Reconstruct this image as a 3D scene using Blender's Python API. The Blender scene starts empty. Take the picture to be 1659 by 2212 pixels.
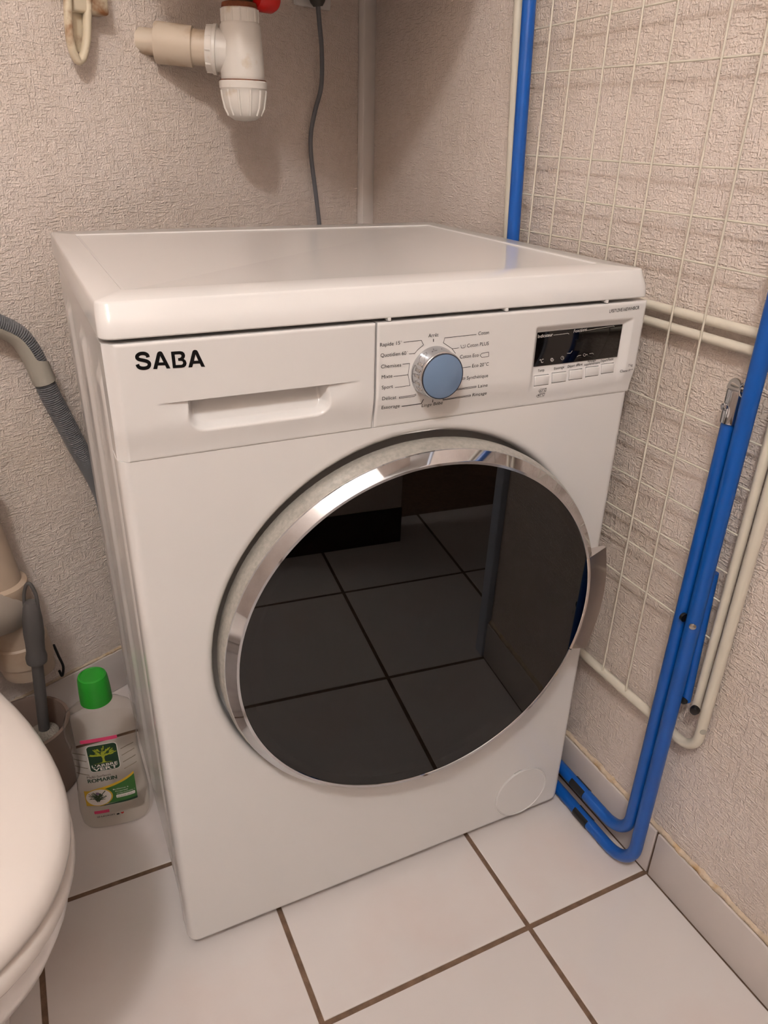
import bpy, bmesh, math, random
from mathutils import Vector, Matrix
random.seed(7)
scene = bpy.context.scene
COL = scene.collection

# ------------------------------------------------------------------ camera, world, exposure
CAM = Vector((-0.0570, -0.6631, 0.9748))
YAW, PITCH, ROLL, FPX = 0.4564, -0.4671, 0.0262, 1617.9
IW, IH = 1659.0, 2212.0
fwd = Vector((math.sin(YAW)*math.cos(PITCH), math.cos(YAW)*math.cos(PITCH), math.sin(PITCH)))
_r = Vector((math.cos(YAW), -math.sin(YAW), 0)); _u = _r.cross(fwd)
right = _r*math.cos(ROLL) + _u*math.sin(ROLL); up = -_r*math.sin(ROLL) + _u*math.cos(ROLL)
cd = bpy.data.cameras.new('camera'); cam = bpy.data.objects.new('camera', cd); COL.objects.link(cam)
cd.sensor_fit = 'HORIZONTAL'; cd.sensor_width = 36.0; cd.lens = 36.0*FPX/IW; cd.clip_start = 0.02
cam.matrix_world = Matrix(((right.x, up.x, -fwd.x, CAM.x), (right.y, up.y, -fwd.y, CAM.y), (right.z, up.z, -fwd.z, CAM.z), (0, 0, 0, 1)))
scene.camera = cam
w = bpy.data.worlds.new('world'); scene.world = w; w.use_nodes = True
w.node_tree.nodes['Background'].inputs[0].default_value = (1, .85, .75, 1)
w.node_tree.nodes['Background'].inputs[1].default_value = 0.0
scene.view_settings.view_transform = 'Standard'; scene.view_settings.look = 'None'
scene.view_settings.exposure = 0.0; scene.view_settings.gamma = 1.0; scene.view_settings.use_curve_mapping = False
LAMP = Vector((-0.42, -1.13, 2.22)); LAMP_POWER = 235.0; LAMP_COL = (1.0, 1.0, 1.0)

def ray(px, py): return fwd + right*((px-IW/2)/FPX) - up*((py-IH/2)/FPX)
def on_plane(px, py, p0, n):
    v = ray(px, py); return CAM + v*(((p0-CAM).dot(n))/v.dot(n))
def on_y(px, py, y): return on_plane(px, py, Vector((0, y, 0)), Vector((0, 1, 0)))
def on_x(px, py, x): return on_plane(px, py, Vector((x, 0, 0)), Vector((1, 0, 0)))

# ------------------------------------------------------------------ materials
def lin(c): return tuple(((v/255.0)/12.92 if v/255.0 <= .04045 else ((v/255.0+.055)/1.055)**2.4) for v in c)
MATS = {}
def mat(name, rgb, rough=.5, metal=0.0, spec=.5, coat=0.0, noise=None, bump=None, mix=None, emit=None):
    """procedural principled material; noise=(scale, amount) varies value, bump=(scale, dist), mix=(rgb2, scale, lo, hi) patches of a second colour"""
    if name in MATS: return MATS[name]
    m = bpy.data.materials.new(name); m.use_nodes = True; nt = m.node_tree; b = nt.nodes['Principled BSDF']
    col = lin(rgb)+(1,)
    b.inputs['Base Color'].default_value = col; b.inputs['Roughness'].default_value = rough
    b.inputs['Metallic'].default_value = metal; b.inputs['Specular IOR Level'].default_value = spec
    b.inputs['Coat Weight'].default_value = coat; b.inputs['Coat Roughness'].default_value = .08
    tc = nt.nodes.new('ShaderNodeTexCoord')
    last = None
    if mix:
        n = nt.nodes.new('ShaderNodeTexNoise'); n.inputs['Scale'].default_value = mix[1]; n.inputs['Detail'].default_value = 5
        nt.links.new(tc.outputs['Object'], n.inputs['Vector'])
        mr = nt.nodes.new('ShaderNodeMapRange'); mr.inputs[1].default_value = mix[2]; mr.inputs[2].default_value = mix[3]
        nt.links.new(n.outputs['Fac'], mr.inputs[0])
        mx = nt.nodes.new('ShaderNodeMix'); mx.data_type = 'RGBA'; mx.inputs['A'].default_value = col; mx.inputs['B'].default_value = lin(mix[0])+(1,)
        nt.links.new(mr.outputs[0], mx.inputs['Factor']); last = mx.outputs['Result']
    if noise:
        n = nt.nodes.new('ShaderNodeTexNoise'); n.inputs['Scale'].default_value = noise[0]; n.inputs['Detail'].default_value = 4
        nt.links.new(tc.outputs['Object'], n.inputs['Vector'])
        hs = nt.nodes.new('ShaderNodeHueSaturation'); hs.inputs['Color'].default_value = col
        if last: nt.links.new(last, hs.inputs['Color'])
        mr = nt.nodes.new('ShaderNodeMapRange'); mr.inputs[1].default_value = .3; mr.inputs[2].default_value = .7
        mr.inputs[3].default_value = 1-noise[1]; mr.inputs[4].default_value = 1+noise[1]
        nt.links.new(n.outputs['Fac'], mr.inputs[0]); nt.links.new(mr.outputs[0], hs.inputs['Value']); last = hs.outputs['Color']
    if last: nt.links.new(last, b.inputs['Base Color'])
    if bump:
        n = nt.nodes.new('ShaderNodeTexNoise'); n.inputs['Scale'].default_value = bump[0]; n.inputs['Detail'].default_value = 3
        nt.links.new(tc.outputs['Object'], n.inputs['Vector'])
        bp = nt.nodes.new('ShaderNodeBump'); bp.inputs['Distance'].default_value = bump[1]; bp.inputs['Strength'].default_value = 1
        nt.links.new(n.outputs['Fac'], bp.inputs['Height']); nt.links.new(bp.outputs['Normal'], b.inputs['Normal'])
    if emit:
        b.inputs['Emission Color'].default_value = emit[0]+(1,); b.inputs['Emission Strength'].default_value = emit[1]
    MATS[name] = m; return m

def wallpaper(name, rgb, rgb2):
    m = bpy.data.materials.new(name); m.use_nodes = True; nt = m.node_tree; b = nt.nodes['Principled BSDF']; MATS[name] = m
    N = nt.nodes.new; L = nt.links.new
    tc = N('ShaderNodeTexCoord')
    def strokes(sx, sz, lo, hi, seed):
        mp = N('ShaderNodeMapping'); mp.inputs['Scale'].default_value = (sx, 1, sz); mp.inputs['Location'].default_value = (seed, seed*1.7, seed*.3)
        L(tc.outputs['Object'], mp.inputs['Vector'])
        n = N('ShaderNodeTexNoise'); n.inputs['Scale'].default_value = 1; n.inputs['Detail'].default_value = 1.2; n.inputs['Roughness'].default_value = .45
        L(mp.outputs[0], n.inputs['Vector'])
        r = N('ShaderNodeMapRange'); r.interpolation_type = 'SMOOTHSTEP'; r.inputs[1].default_value = lo; r.inputs[2].default_value = hi
        L(n.outputs['Fac'], r.inputs[0]); return r.outputs[0]
    h = strokes(52, 300, .50, .66, 3.1); v = strokes(310, 58, .53, .68, 11.7); f = strokes(420, 420, .32, .72, 23.0)
    mx = N('ShaderNodeMath'); mx.operation = 'MAXIMUM'; L(h, mx.inputs[0]); L(v, mx.inputs[1])
    fm = N('ShaderNodeMath'); fm.operation = 'MULTIPLY_ADD'; fm.inputs[1].default_value = .8; L(f, fm.inputs[0]); L(mx.outputs[0], fm.inputs[2])
    bp = N('ShaderNodeBump'); bp.inputs['Distance'].default_value = .00072; bp.inputs['Strength'].default_value = 1.0
    L(fm.outputs[0], bp.inputs['Height']); L(bp.outputs[0], b.inputs['Normal'])
    big = N('ShaderNodeTexNoise'); big.inputs['Scale'].default_value = 3.0; big.inputs['Detail'].default_value = 6; L(tc.outputs['Object'], big.inputs['Vector'])
    a = N('ShaderNodeMath'); a.operation = 'MULTIPLY_ADD'; a.inputs[1].default_value = .35; fine = N('ShaderNodeTexNoise'); fine.inputs['Scale'].default_value = 60.0; L(tc.outputs['Object'], fine.inputs['Vector']); L(fine.outputs['Fac'], a.inputs[0]); L(big.outputs['Fac'], a.inputs[2])
    r = N('ShaderNodeMapRange'); r.inputs[1].default_value = .42; r.inputs[2].default_value = .85; L(a.outputs[0], r.inputs[0])
    cm = N('ShaderNodeMix'); cm.data_type = 'RGBA'; cm.inputs['A'].default_value = lin(rgb2)+(1,); cm.inputs['B'].default_value = lin(rgb)+(1,)
    L(r.outputs[0], cm.inputs['Factor']); L(cm.outputs['Result'], b.inputs['Base Color'])
    b.inputs['Roughness'].default_value = .62; b.inputs['Specular IOR Level'].default_value = .25
    return m

def clear_mat(name, tint, ior=1.45, rough=.02, edge=None):
    """thin clear plastic or tinted pane: tinted transmission straight through plus a Fresnel reflection"""
    m = bpy.data.materials.new(name); m.use_nodes = True; nt = m.node_tree; nt.nodes.clear(); N = nt.nodes.new; L = nt.links.new; MATS[name] = m
    o = N('ShaderNodeOutputMaterial'); t = N('ShaderNodeBsdfTransparent'); g = N('ShaderNodeBsdfGlossy'); mx = N('ShaderNodeMixShader')
    t.inputs['Color'].default_value = tint+(1,); g.inputs['Roughness'].default_value = rough
    fl = N('ShaderNodeLayerWeight'); fl.inputs['Blend'].default_value = .5; pw = N('ShaderNodeMath'); pw.operation = 'POWER'; pw.inputs[1].default_value = 5.0; L(fl.outputs['Facing'], pw.inputs[0])
    r0 = ((ior-1)/(ior+1))**2; f = N('ShaderNodeMath'); f.operation = 'MULTIPLY_ADD'; f.inputs[1].default_value = 1-r0; f.inputs[2].default_value = r0; L(pw.outputs[0], f.inputs[0])
    if edge:
        lw = N('ShaderNodeLayerWeight'); lw.inputs['Blend'].default_value = .35
        cr = N('ShaderNodeMix'); cr.data_type = 'RGBA'; cr.inputs['A'].default_value = tint+(1,); cr.inputs['B'].default_value = edge+(1,)
        L(lw.outputs['Facing'], cr.inputs['Factor']); L(cr.outputs['Result'], t.inputs['Color'])
    L(f.outputs[0], mx.inputs[0]); L(t.outputs[0], mx.inputs[1]); L(g.outputs[0], mx.inputs[2]); L(mx.outputs[0], o.inputs['Surface']); return m

WHITE = mat('white_enamel', (224, 221, 218), .13, spec=.5)
WHITEP = mat('white_plastic', (224, 221, 218), .3)
SIDE = mat('cabinet_paint', (218, 214, 211), .16)
CHROME = mat('chrome', (196, 197, 200), .05, metal=1.0, noise=(60, .05))
SATIN = mat('dusty_chrome', (178, 174, 166), .33, metal=.45, noise=(220, .14), bump=(900, .0002))
STEEL = mat('steel', (190, 186, 182), .25, metal=1.0)
BLACK = mat('black_plastic', (17, 15, 15), .4)
BLACKGLOSS = mat('black_gloss', (9, 7, 7), .06)
INK = mat('black_ink', (14, 12, 12), .55, spec=.15)
WINK = mat('white_ink', (214, 208, 202), .5)
KNOBBLUE = mat('blue_knob_face', (112, 134, 162), .38, noise=(40, .04))
BLUE = mat('blue_lacquer', (6, 82, 166), .33, noise=(35, .05))
CREAM = mat('cream_plastic_coat', (214, 206, 190), .42, noise=(30, .04))
PVC = mat('white_pvc', (226, 220, 212), .32, mix=((196, 170, 128), 26, .60, .80))
OLDPVC = mat('aged_pvc', (204, 188, 168), .5, mix=((168, 132, 92), 22, .54, .8))
SOIL = mat('grey_beige_pvc', (186, 166, 146), .5, mix=((150, 112, 74), 9, .52, .78))
RUST = mat('rust', (116, 62, 34), .85, noise=(90, .35), bump=(240, .001))
BRASS = mat('tarnished_brass', (128, 108, 76), .45, metal=.7, noise=(80, .3))
RED = mat('red_plastic', (196, 22, 18), .35)
GREY = mat('grey_hose_plastic', (112, 112, 114), .42)
GREYLT = mat('light_grey_plastic', (168, 162, 150), .45)
CABLE = mat('grey_cable', (104, 104, 108), .5)
BRUSHGREY = mat('grey_rubber_handle', (84, 80, 78), .55)
POT = mat('taupe_pot', (120, 100, 88), .5)
PORC = mat('white_porcelain', (238, 232, 228), .18, coat=.4)
TOILETP = mat('white_seat_plastic', (220, 211, 204), .2)
GREENCAP = mat('green_cap', (30, 138, 34), .4)
TILE = mat('white_ceramic_tile', (217, 209, 205), .17, noise=(3, .02), mix=((214, 200, 194), 5, .5, .75))
GROUT = mat('brown_grout', (112, 88, 70), .9, noise=(70, .28), bump=(400, .001))
SKIRT = mat('grey_skirting_tile', (206, 196, 190), .25, noise=(8, .03))
CAULK = mat('yellowed_filler', (208, 188, 164), .8, mix=((196, 160, 112), 40, .55, .7), noise=(90, .1), bump=(160, .002))
CEILM = mat('ceiling_paint', (238, 236, 233), .8)
PAPER = wallpaper('embossed_wallpaper', (230, 216, 207), (214, 198, 184))
TRIMW = mat('white_trim', (228, 220, 214), .4)
JAMB = mat('cool_white_jamb', (205, 215, 232), .4)
DARKWOOD = mat('dark_wood', (40, 26, 18), .5, noise=(12, .2))
GLASS = clear_mat('smoked_door_glass', (.15, .115, .105), 1.68, .0)
BOWLG = clear_mat('clear_bowl_glass', (.85, .85, .85), 1.5, .02)
BOTTLE = clear_mat('clear_bottle', (.955, .945, .92), 1.33, .04)
CLEARR = clear_mat('clear_ridge', (.8, .77, .7), 1.5, .1)
FLUID = clear_mat('clear_fluid', (.985, .98, .96), 1.15, .02)

# ------------------------------------------------------------------ object helpers
def link(name, me, m, parent=None, smooth=True):
    o = bpy.data.objects.new(name, me); COL.objects.link(o)
    if m and not me.materials: me.materials.append(m)
    if smooth:
        for p in me.polygons: p.use_smooth = True
    if parent is not None:
        o.parent = parent
        if parent.parent is None: o.matrix_parent_inverse = BASE.get(parent.name, Matrix()).inverted()
    return o
BASE = {}
def thing(name, label, cat, loc=(0, 0, 0), group=None):
    o = bpy.data.objects.new(name, None); COL.objects.link(o); o.location = loc; o.empty_display_size = .05
    BASE[o.name] = Matrix.Translation(Vector(loc)); tag(o, label, cat, group); return o
def tag(o, label, cat, group=None):
    o['label'] = label; o['category'] = cat
    if group: o['group'] = group
    return o
def struct(o, label=None, cat=None):
    o['kind'] = 'structure'
    if label: o['label'] = label
    if cat: o['category'] = cat
    return o
def pydata(name, v, f, m, parent=None, smooth=True, angle=None):
    me = bpy.data.meshes.new(name); me.from_pydata([tuple(p) for p in v], [], f); me.update()
    o = link(name, me, m, parent, smooth)
    if angle and smooth: me.set_sharp_from_angle(angle=math.radians(angle))
    return o
def fixn(me):
    bm = bmesh.new(); bm.from_mesh(me); bmesh.ops.recalc_face_normals(bm, faces=bm.faces); bm.to_mesh(me); bm.free()
def join_parts(name, parts, m, parent=None, angle=35):
    v, f = [], []
    for pv, pf in parts:
        k = len(v); v += [tuple(p) for p in pv]; f += [tuple(i+k for i in q) for q in pf]
    o = pydata(name, v, f, m, parent, True); fixn(o.data)
    for p in o.data.polygons: p.use_smooth = True
    o.data.set_sharp_from_angle(angle=math.radians(angle)); return o
def G_tube(path, r, n=12, cap=True, closed=False, ry=None):
    P = [Vector(p) for p in path]; v, f = [], []
    rr = r if isinstance(r, (list, tuple)) else [r]*len(P)
    ref = None
    for i, p in enumerate(P):
        a = P[i-1] if (i > 0 or closed) else p; b = P[(i+1) % len(P)] if (i < len(P)-1 or closed) else p
        t = (b-a).normalized()
        if ref is None:
            ref = Vector((0, 0, 1)).cross(t)
            if ref.length < .05: ref = Vector((1, 0, 0)).cross(t)
        ref = (ref - t*ref.dot(t)).normalized(); bi = t.cross(ref)
        for k in range(n):
            a2 = 2*math.pi*k/n; v.append(p + ref*(math.cos(a2)*rr[i]) + bi*(math.sin(a2)*(ry or rr[i])))
    m = len(P)
    for i in range(m if closed else m-1):
        j = (i+1) % m
        for k in range(n):
            k2 = (k+1) % n; f.append((i*n+k, i*n+k2, j*n+k2, j*n+k))
    if cap and not closed:
        f.append(tuple(range(n-1, -1, -1))); f.append(tuple((m-1)*n+k for k in range(n)))
    return v, f
def tube(name, path, r, m, parent=None, n=12, cap=True, closed=False, ry=None):
    return join_parts(name, [G_tube(path, r, n, cap, closed, ry)], m, parent, 50)
def fillet(pts, rad, seg=8):
    P = [Vector(p) for p in pts]; out = [P[0]]
    for i in range(1, len(P)-1):
        a = (P[i-1]-P[i]); b = (P[i+1]-P[i]); la, lb = a.length, b.length; a.normalize(); b.normalize()
        ang = a.angle(b); d = min(rad/math.tan(ang/2), la*.49, lb*.49); r2 = d*math.tan(ang/2)
        c = P[i] + (a+b).normalized()*(r2/math.sin(ang/2)); s = P[i]+a*d; e = P[i]+b*d
        v0, v1 = s-c, e-c
        th = v0.angle(v1)
        for k in range(seg+1):
            t = k/seg; out.append(c + (v0*math.sin((1-t)*th) + v1*math.sin(t*th))/math.sin(th))
    out.append(P[-1]); return out
def spline(pts, n=8):
    P = [Vector(p) for p in pts]; P = [P[0]*2-P[1]] + P + [P[-1]*2-P[-2]]; out = []
    for i in range(1, len(P)-2):
        for k in range(n):
            t = k/n; a, b, c, d = P[i-1:i+3]
            out.append(.5*((2*b) + (c-a)*t + (2*a-5*b+4*c-d)*t*t + (3*b-a-3*c+d)*t**3))
    out.append(P[-2]); return out
def G_lathe(prof, n=32, frame=None, c0=True, c1=True, a0=0.0, a1=None):
    """prof: (radius, height) pairs; frame: (origin, X, Y, axis)"""
    o, X, Y, A = frame or (Vector(), Vector((1, 0, 0)), Vector((0, 1, 0)), Vector((0, 0, 1)))
    full = a1 is None; cnt = n if full else n+1; v, f = [], []
    for r, h in prof:
        for k in range(cnt):
            a = (2*math.pi*k/n) if full else a0+(a1-a0)*k/n
            v.append(o + X*(math.cos(a)*r) + Y*(math.sin(a)*r) + A*h)
    m = len(prof)
    for i in range(m-1):
        for k in range(cnt if full else n):
            k2 = (k+1) % cnt; f.append((i*cnt+k, i*cnt+k2, (i+1)*cnt+k2, (i+1)*cnt+k))
    if full:
        if c0: f.append(tuple(range(cnt-1, -1, -1)))
        if c1: f.append(tuple((m-1)*cnt+k for k in range(cnt)))
    return v, f
def lathe(name, prof, m, parent=None, n=32, frame=None, c0=True, c1=True, angle=35):
    return join_parts(name, [G_lathe(prof, n, frame, c0, c1)], m, parent, angle)
def axis_frame(p, q):
    p, q = Vector(p), Vector(q); A = (q-p).normalized(); X = A.orthogonal().normalized(); return (p, X, A.cross(X), A)
def G_box(x0, x1, y0, y1, z0, z1, M=None):
    v = [Vector((x, y, z)) for z in (z0, z1) for y in (y0, y1) for x in (x0, x1)]
    if M: v = [M @ p for p in v]
    return v, [(0, 2, 3, 1), (4, 5, 7, 6), (0, 1, 5, 4), (2, 6, 7, 3), (0, 4, 6, 2), (1, 3, 7, 5)]
def box(name, x0, x1, y0, y1, z0, z1, m, parent=None, bev=0.0, seg=2, M=None):
    v, f = G_box(x0, x1, y0, y1, z0, z1, M)
    me = bpy.data.meshes.new(name); me.from_pydata([tuple(p) for p in v], [], f)
    bm = bmesh.new(); bm.from_mesh(me); bmesh.ops.recalc_face_normals(bm, faces=bm.faces)
    if bev: bmesh.ops.bevel(bm, geom=list(bm.edges), offset=bev, segments=seg, profile=.5, affect='EDGES')
    bm.to_mesh(me); bm.free()
    o = link(name, me, m, parent, bool(bev))
    if bev: me.set_sharp_from_angle(angle=math.radians(50))
    return o
def rrect(x0, x1, z0, z1, r, seg=6, nx=1, nz=1):
    """rounded rectangle loop in 2D, counter-clockwise"""
    out = []
    cs = [((x1-r, z0+r), -90), ((x1-r, z1-r), 0), ((x0+r, z1-r), 90), ((x0+r, z0+r), 180)]; sub = [nz, nx, nz, nx]
    for i, ((cx, cz), a) in enumerate(cs):
        for k in range(seg+1):
            t = math.radians(a+90*k/seg); out.append((cx+r*math.cos(t), cz+r*math.sin(t)))
        (nxt, na) = cs[(i+1) % 4]; e = (nxt[0]+r*math.cos(math.radians(na)), nxt[1]+r*math.sin(math.radians(na))); s = out[-1]
        for k in range(1, sub[i]): out.append((s[0]+(e[0]-s[0])*k/sub[i], s[1]+(e[1]-s[1])*k/sub[i]))
    return out
def G_loft(rings, cap0=True, cap1=True):
    n = len(rings[0]); v = [p for r in rings for p in r]; f = []
    for i in range(len(rings)-1):
        for k in range(n): f.append((i*n+k, i*n+(k+1) % n, (i+1)*n+(k+1) % n, (i+1)*n+k))
    if cap0: f.append(tuple(range(n-1, -1, -1)))
    if cap1: f.append(tuple((len(rings)-1)*n+k for k in range(n)))
    return v, f
def G_grid(nx, nz, fn):
    v = [fn(i/nx, j/nz) for j in range(nz+1) for i in range(nx+1)]
    f = [(j*(nx+1)+i, j*(nx+1)+i+1, (j+1)*(nx+1)+i+1, (j+1)*(nx+1)+i) for j in range(nz) for i in range(nx)]
    return v, f
def sstep(a, b, x):
    t = min(1, max(0, (x-a)/(b-a))); return t*t*(3-2*t)
# flat shapes: loops (2D) with holes, text and strokes, mapped onto a surface
def curve2d(loops):
    cu = bpy.data.curves.new('outline', 'CURVE'); cu.dimensions = '2D'; cu.fill_mode = 'BOTH'
    for lp in loops:
        s = cu.splines.new('POLY'); s.points.add(len(lp)-1); s.use_cyclic_u = True
        for p, q in zip(s.points, lp): p.co = (q[0], q[1], 0, 1)
    return grab(cu)
def grab(cu):
    o = bpy.data.objects.new('temp', cu); COL.objects.link(o); dg = bpy.context.evaluated_depsgraph_get()
    me = bpy.data.meshes.new_from_object(o.evaluated_get(dg)); v = [tuple(p.co[:2]) for p in me.vertices]; f = [tuple(p.vertices) for p in me.polygons]
    bpy.data.objects.remove(o); bpy.data.curves.remove(cu); bpy.data.meshes.remove(me); return v, f
def text2d(s, bold=0.0, shear=0.0):
    cu = bpy.data.curves.new('lettering', 'FONT'); cu.body = s; cu.size = 1.0; cu.offset = bold; cu.shear = shear; cu.resolution_u = 3
    if bold and 'M' in s:                              # thicken by side-by-side copies where outline growth would break the letter
        cu.offset = 0.0; v, f = grab(cu); n = len(v); dx = bold*1.1
        return [(p[0]+k*dx, p[1]) for k in (-1, 0, 1) for p in v], [tuple(i+n*k for i in q) for k in range(3) for q in f]
    return grab(cu)
def stroke2d(pts, wd, closed=False):
    v, f = [], []; P = [Vector(p) for p in pts]
    if closed: P = P + [P[0]]
    for a, b in zip(P[:-1], P[1:]):
        d = (b-a)
        if d.length < 1e-9: continue
        d.normalize(); nn = Vector((-d.y, d.x))*wd/2; e = d*wd*.35; k = len(v)
        v += [tuple(a-e+nn), tuple(a-e-nn), tuple(b+e-nn), tuple(b+e+nn)]; f.append((k, k+1, k+2, k+3))
    return v, f
def ribbon2d(pts, wd):
    P = [Vector(p) for p in pts]; v, f = [], []
    for i, p in enumerate(P):
        d = (P[min(i+1, len(P)-1)]-P[max(i-1, 0)]).normalized(); nn = Vector((-d.y, d.x))*wd/2; v += [tuple(p+nn), tuple(p-nn)]
    return v, [(2*i, 2*i+1, 2*i+3, 2*i+2) for i in range(len(P)-1)]
def fit(vf, x0, x1, z0, hgt=None, slope=0.0):
    """scale a text's 2D mesh so it spans x0..x1 with its baseline at z0; hgt = cap height (H is .73 of the size)"""
    v, f = vf; xs = [p[0] for p in v]; a, b = min(xs), max(xs); sx = (x1-x0)/(b-a); sz = (hgt/.70) if hgt else sx
    return [(x0+(p[0]-a)*sx, z0+p[1]*sz+slope*(p[0]-a)*sx) for p in v], f
def decal(name, shapes, fn, m, parent, slices=None):
    v, f = [], []
    for sv, sf in shapes:
        k = len(v); v += [(p[0], p[1], 0) for p in sv]; f += [tuple(i+k for i in q) for q in sf]
    me = bpy.data.meshes.new(name); me.from_pydata(v, [], f)
    if slices:
        bm = bmesh.new(); bm.from_mesh(me)
        for s in slices: bmesh.ops.bisect_plane(bm, geom=bm.verts[:]+bm.edges[:]+bm.faces[:], plane_co=(s, 0, 0), plane_no=(1, 0, 0))
        bm.to_mesh(me); bm.free()
    for p in me.vertices: p.co = fn(p.co.x, p.co.y)
    return link(name, me, m, parent, False)
def circ(cx, cz, r, n=24, rz=None): return [(cx+r*math.cos(2*math.pi*k/n), cz+(rz or r)*math.sin(2*math.pi*k/n)) for k in range(n)]

# ------------------------------------------------------------------ the room
XR = 0.650                                   # right wall
SL = 0.4448; WX0, WY0 = .0115, .600          # oblique back wall: y = WY0 + SL*(x-WX0)
T = Vector((1, SL, 0)).normalized(); NW = Vector((T.y, -T.x, 0))
def wy(x): return WY0 + SL*(x-WX0)
def wall_pt(px, py, off=0.0): return on_plane(px, py, Vector((WX0, WY0, 0))+NW*off, NW)
XL, YF, HGT = -0.72, -1.50, 2.40
YD = -0.465                                  # the right wall ends here, doorway beyond

# floor: grout bed with one object per tile
floor = struct(box('floor', XL-.1, 1.6, YF-.1, 1.05, -.06, -.0012, GROUT))
PITCH_T, TX, TY, TS = .3055, .432, -.157, .2985
tile_cache = {}
def tile(x0, x1, y0, y1):
    key = (round(x1-x0, 4), round(y1-y0, 4)); clip = y1 > wy(x0)-.006
    if clip or key not in tile_cache:
        hx, hy = (x1-x0)/2, (y1-y0)/2; v, f = G_box(-hx, hx, -hy, hy, -.008, 0)
        me = bpy.data.meshes.new('tile'); me.from_pydata([tuple(p) for p in v], [], f); bm = bmesh.new(); bm.from_mesh(me)
        if clip:
            c = Vector(((x0+x1)/2, (y0+y1)/2, 0)); co = Vector((WX0, WY0, 0))+NW*.004-c
            g = bmesh.ops.bisect_plane(bm, geom=bm.verts[:]+bm.edges[:]+bm.faces[:], plane_co=co, plane_no=-NW, clear_outer=True)
            if not bm.verts: bm.free(); return
            bmesh.ops.holes_fill(bm, edges=bm.edges)
        bmesh.ops.recalc_face_normals(bm, faces=bm.faces)
        bmesh.ops.bevel(bm, geom=[e for e in bm.edges if all(q.co.z > -.001 for q in e.verts)], offset=.0011, segments=2, profile=.5, affect='EDGES')
        bm.to_mesh(me); bm.free(); me.materials.append(TILE)
        if not clip: tile_cache[key] = me
    else: me = tile_cache[key]
    o = bpy.data.objects.new('tile', me); COL.objects.link(o); o.parent = floor; o.location = ((x0+x1)/2, (y0+y1)/2, random.uniform(-.0003, .0002))
g = (PITCH_T-TS)/2
for i in range(-4, 5):
    for j in range(-3, 5):
        x0, x1 = TX+i*PITCH_T+g, TX+(i+1)*PITCH_T-g; y0, y1 = TY+j*PITCH_T+g, TY+(j+1)*PITCH_T-g
        x0, x1, y0, y1 = max(x0, XL), min(x1, 1.5), max(y0, YF), min(y1, 1.0)
        if y0 > YD-.05 and x1 > XR-.01: x1 = min(x1, XR-.009)
        if x1-x0 < .03 or y1-y0 < .03 or y0 > wy(x1)-.02: continue
        tile(x0, x1, y0, y1)

def wall(name, p0, p1, m, z0=0.0, z1=HGT, th=.08, ext=0.0):
    p0, p1 = Vector(p0+(0,)), Vector(p1+(0,)); d = p1-p0; L = d.length
    o = box(name, 0, L+ext, 0, th, z0, z1, m); o.location = p0; o.rotation_euler = (0, 0, math.atan2(d.y, d.x)); return struct(o)
wall_back = wall('wall_back', (XL, wy(XL)), (XR, wy(XR)), PAPER, ext=.09)
wall_right = wall('wall_right', (XR, wy(XR)), (XR, YD), PAPER)
wall_left = wall('wall_left', (XL, YF), (XL, wy(XL)), PAPER)
wall_front = wall('wall_front', (1.5, YF), (XL, YF), PAPER)
wall('wall_hall', (XR+.08, YD), (1.5, YD), PAPER); wall('wall_hall_end', (1.5, YD), (1.5, YF), PAPER)
struct(box('ceiling', XL-.1, 1.6, YF-.1, 1.05, HGT, HGT+.06, CEILM))
# lapped wallpaper strip whose edge shows beside the waste pipe
seam = wall_pt(297, 90); s_seam = (seam-Vector((XL, wy(XL), 0))).dot(T)
sheet = box('wallpaper_strip', 0, s_seam, -.0026, 0.0, .09, HGT-.001, PAPER); sheet.parent = wall_back
# door in the corridor and its pale jamb
d1 = struct(box('door_1', .80, 1.46, YF+.004, YF+.04, .005, 2.03, DARKWOOD)); 
struct(box('trim_2', XR-.012, XR+.092, YD-.03, YD-.001, .0, 2.05, JAMB, bev=.003))
struct(box('wall_partition', .16, XR-.012, -1.03, -.95, .10, HGT-.001, PAPER)); struct(box('baseboard_partition', .158, XR-.010, -1.032, -.948, .0, .099, DARKWOOD))
# white corner trim between the two walls
M_b = Matrix.Translation(Vector((XL, wy(XL), 0))) @ Matrix.Rotation(math.atan2(T.y, T.x), 4, 'Z')
Lb = (Vector((XR, wy(XR), 0))-Vector((XL, wy(XL), 0))).length
struct(box('trim_1', Lb-.040, Lb-.004, -.016, -.0002, .09, HGT-.002, TRIMW, bev=.002, M=M_b))
# skirting: tiles on a thin bed, rough filler along the top
BH = .086
def skirting(name, p0, p1, joints):
    p0, p1 = Vector(p0+(0,)), Vector(p1+(0,)); d = p1-p0; L = d.length; M = Matrix.Translation(p0) @ Matrix.Rotation(math.atan2(d.y, d.x), 4, 'Z')
    bed = struct(box(name, 0, L, -.0045, -.0005, .0, BH-.002, GROUT, M=M))
    js = [0]+[j for j in joints if 0 < j < L]+[L]
    for a, b in zip(js[:-1], js[1:]):
        if b-a > .02: box('tile', a+.002, b-.002, -.0085, -.0046, .0012, BH+random.uniform(-.0015, .0015), SKIRT, bed, bev=.0008, seg=2, M=M)
    n = int(L/.006); v, f = [], []
    for i in range(n+1):
        x = L*i/n; wv = .002+.006*abs(math.sin(i*.9)*math.sin(i*.37+1))*abs(math.sin(i*.11)); h = .0012+.0055*abs(math.sin(i*.53+.4)*math.sin(i*1.7)*math.sin(i*.17+1))
        for (y, z) in ((-.0003, BH+h+.003), (-.0022-wv*.25, BH+h), (-.004-wv*.45, BH-.0005), (-.0003, BH-.001)): v.append(M @ Vector((x, y, z)))
    for i in range(n):
        for k in range(3): f.append((i*4+k, i*4+k+1, i*4+k+5, i*4+k+4))
    pydata('filler_bead', v, f, CAULK, bed)
    return bed
yc = wy(XR)
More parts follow.
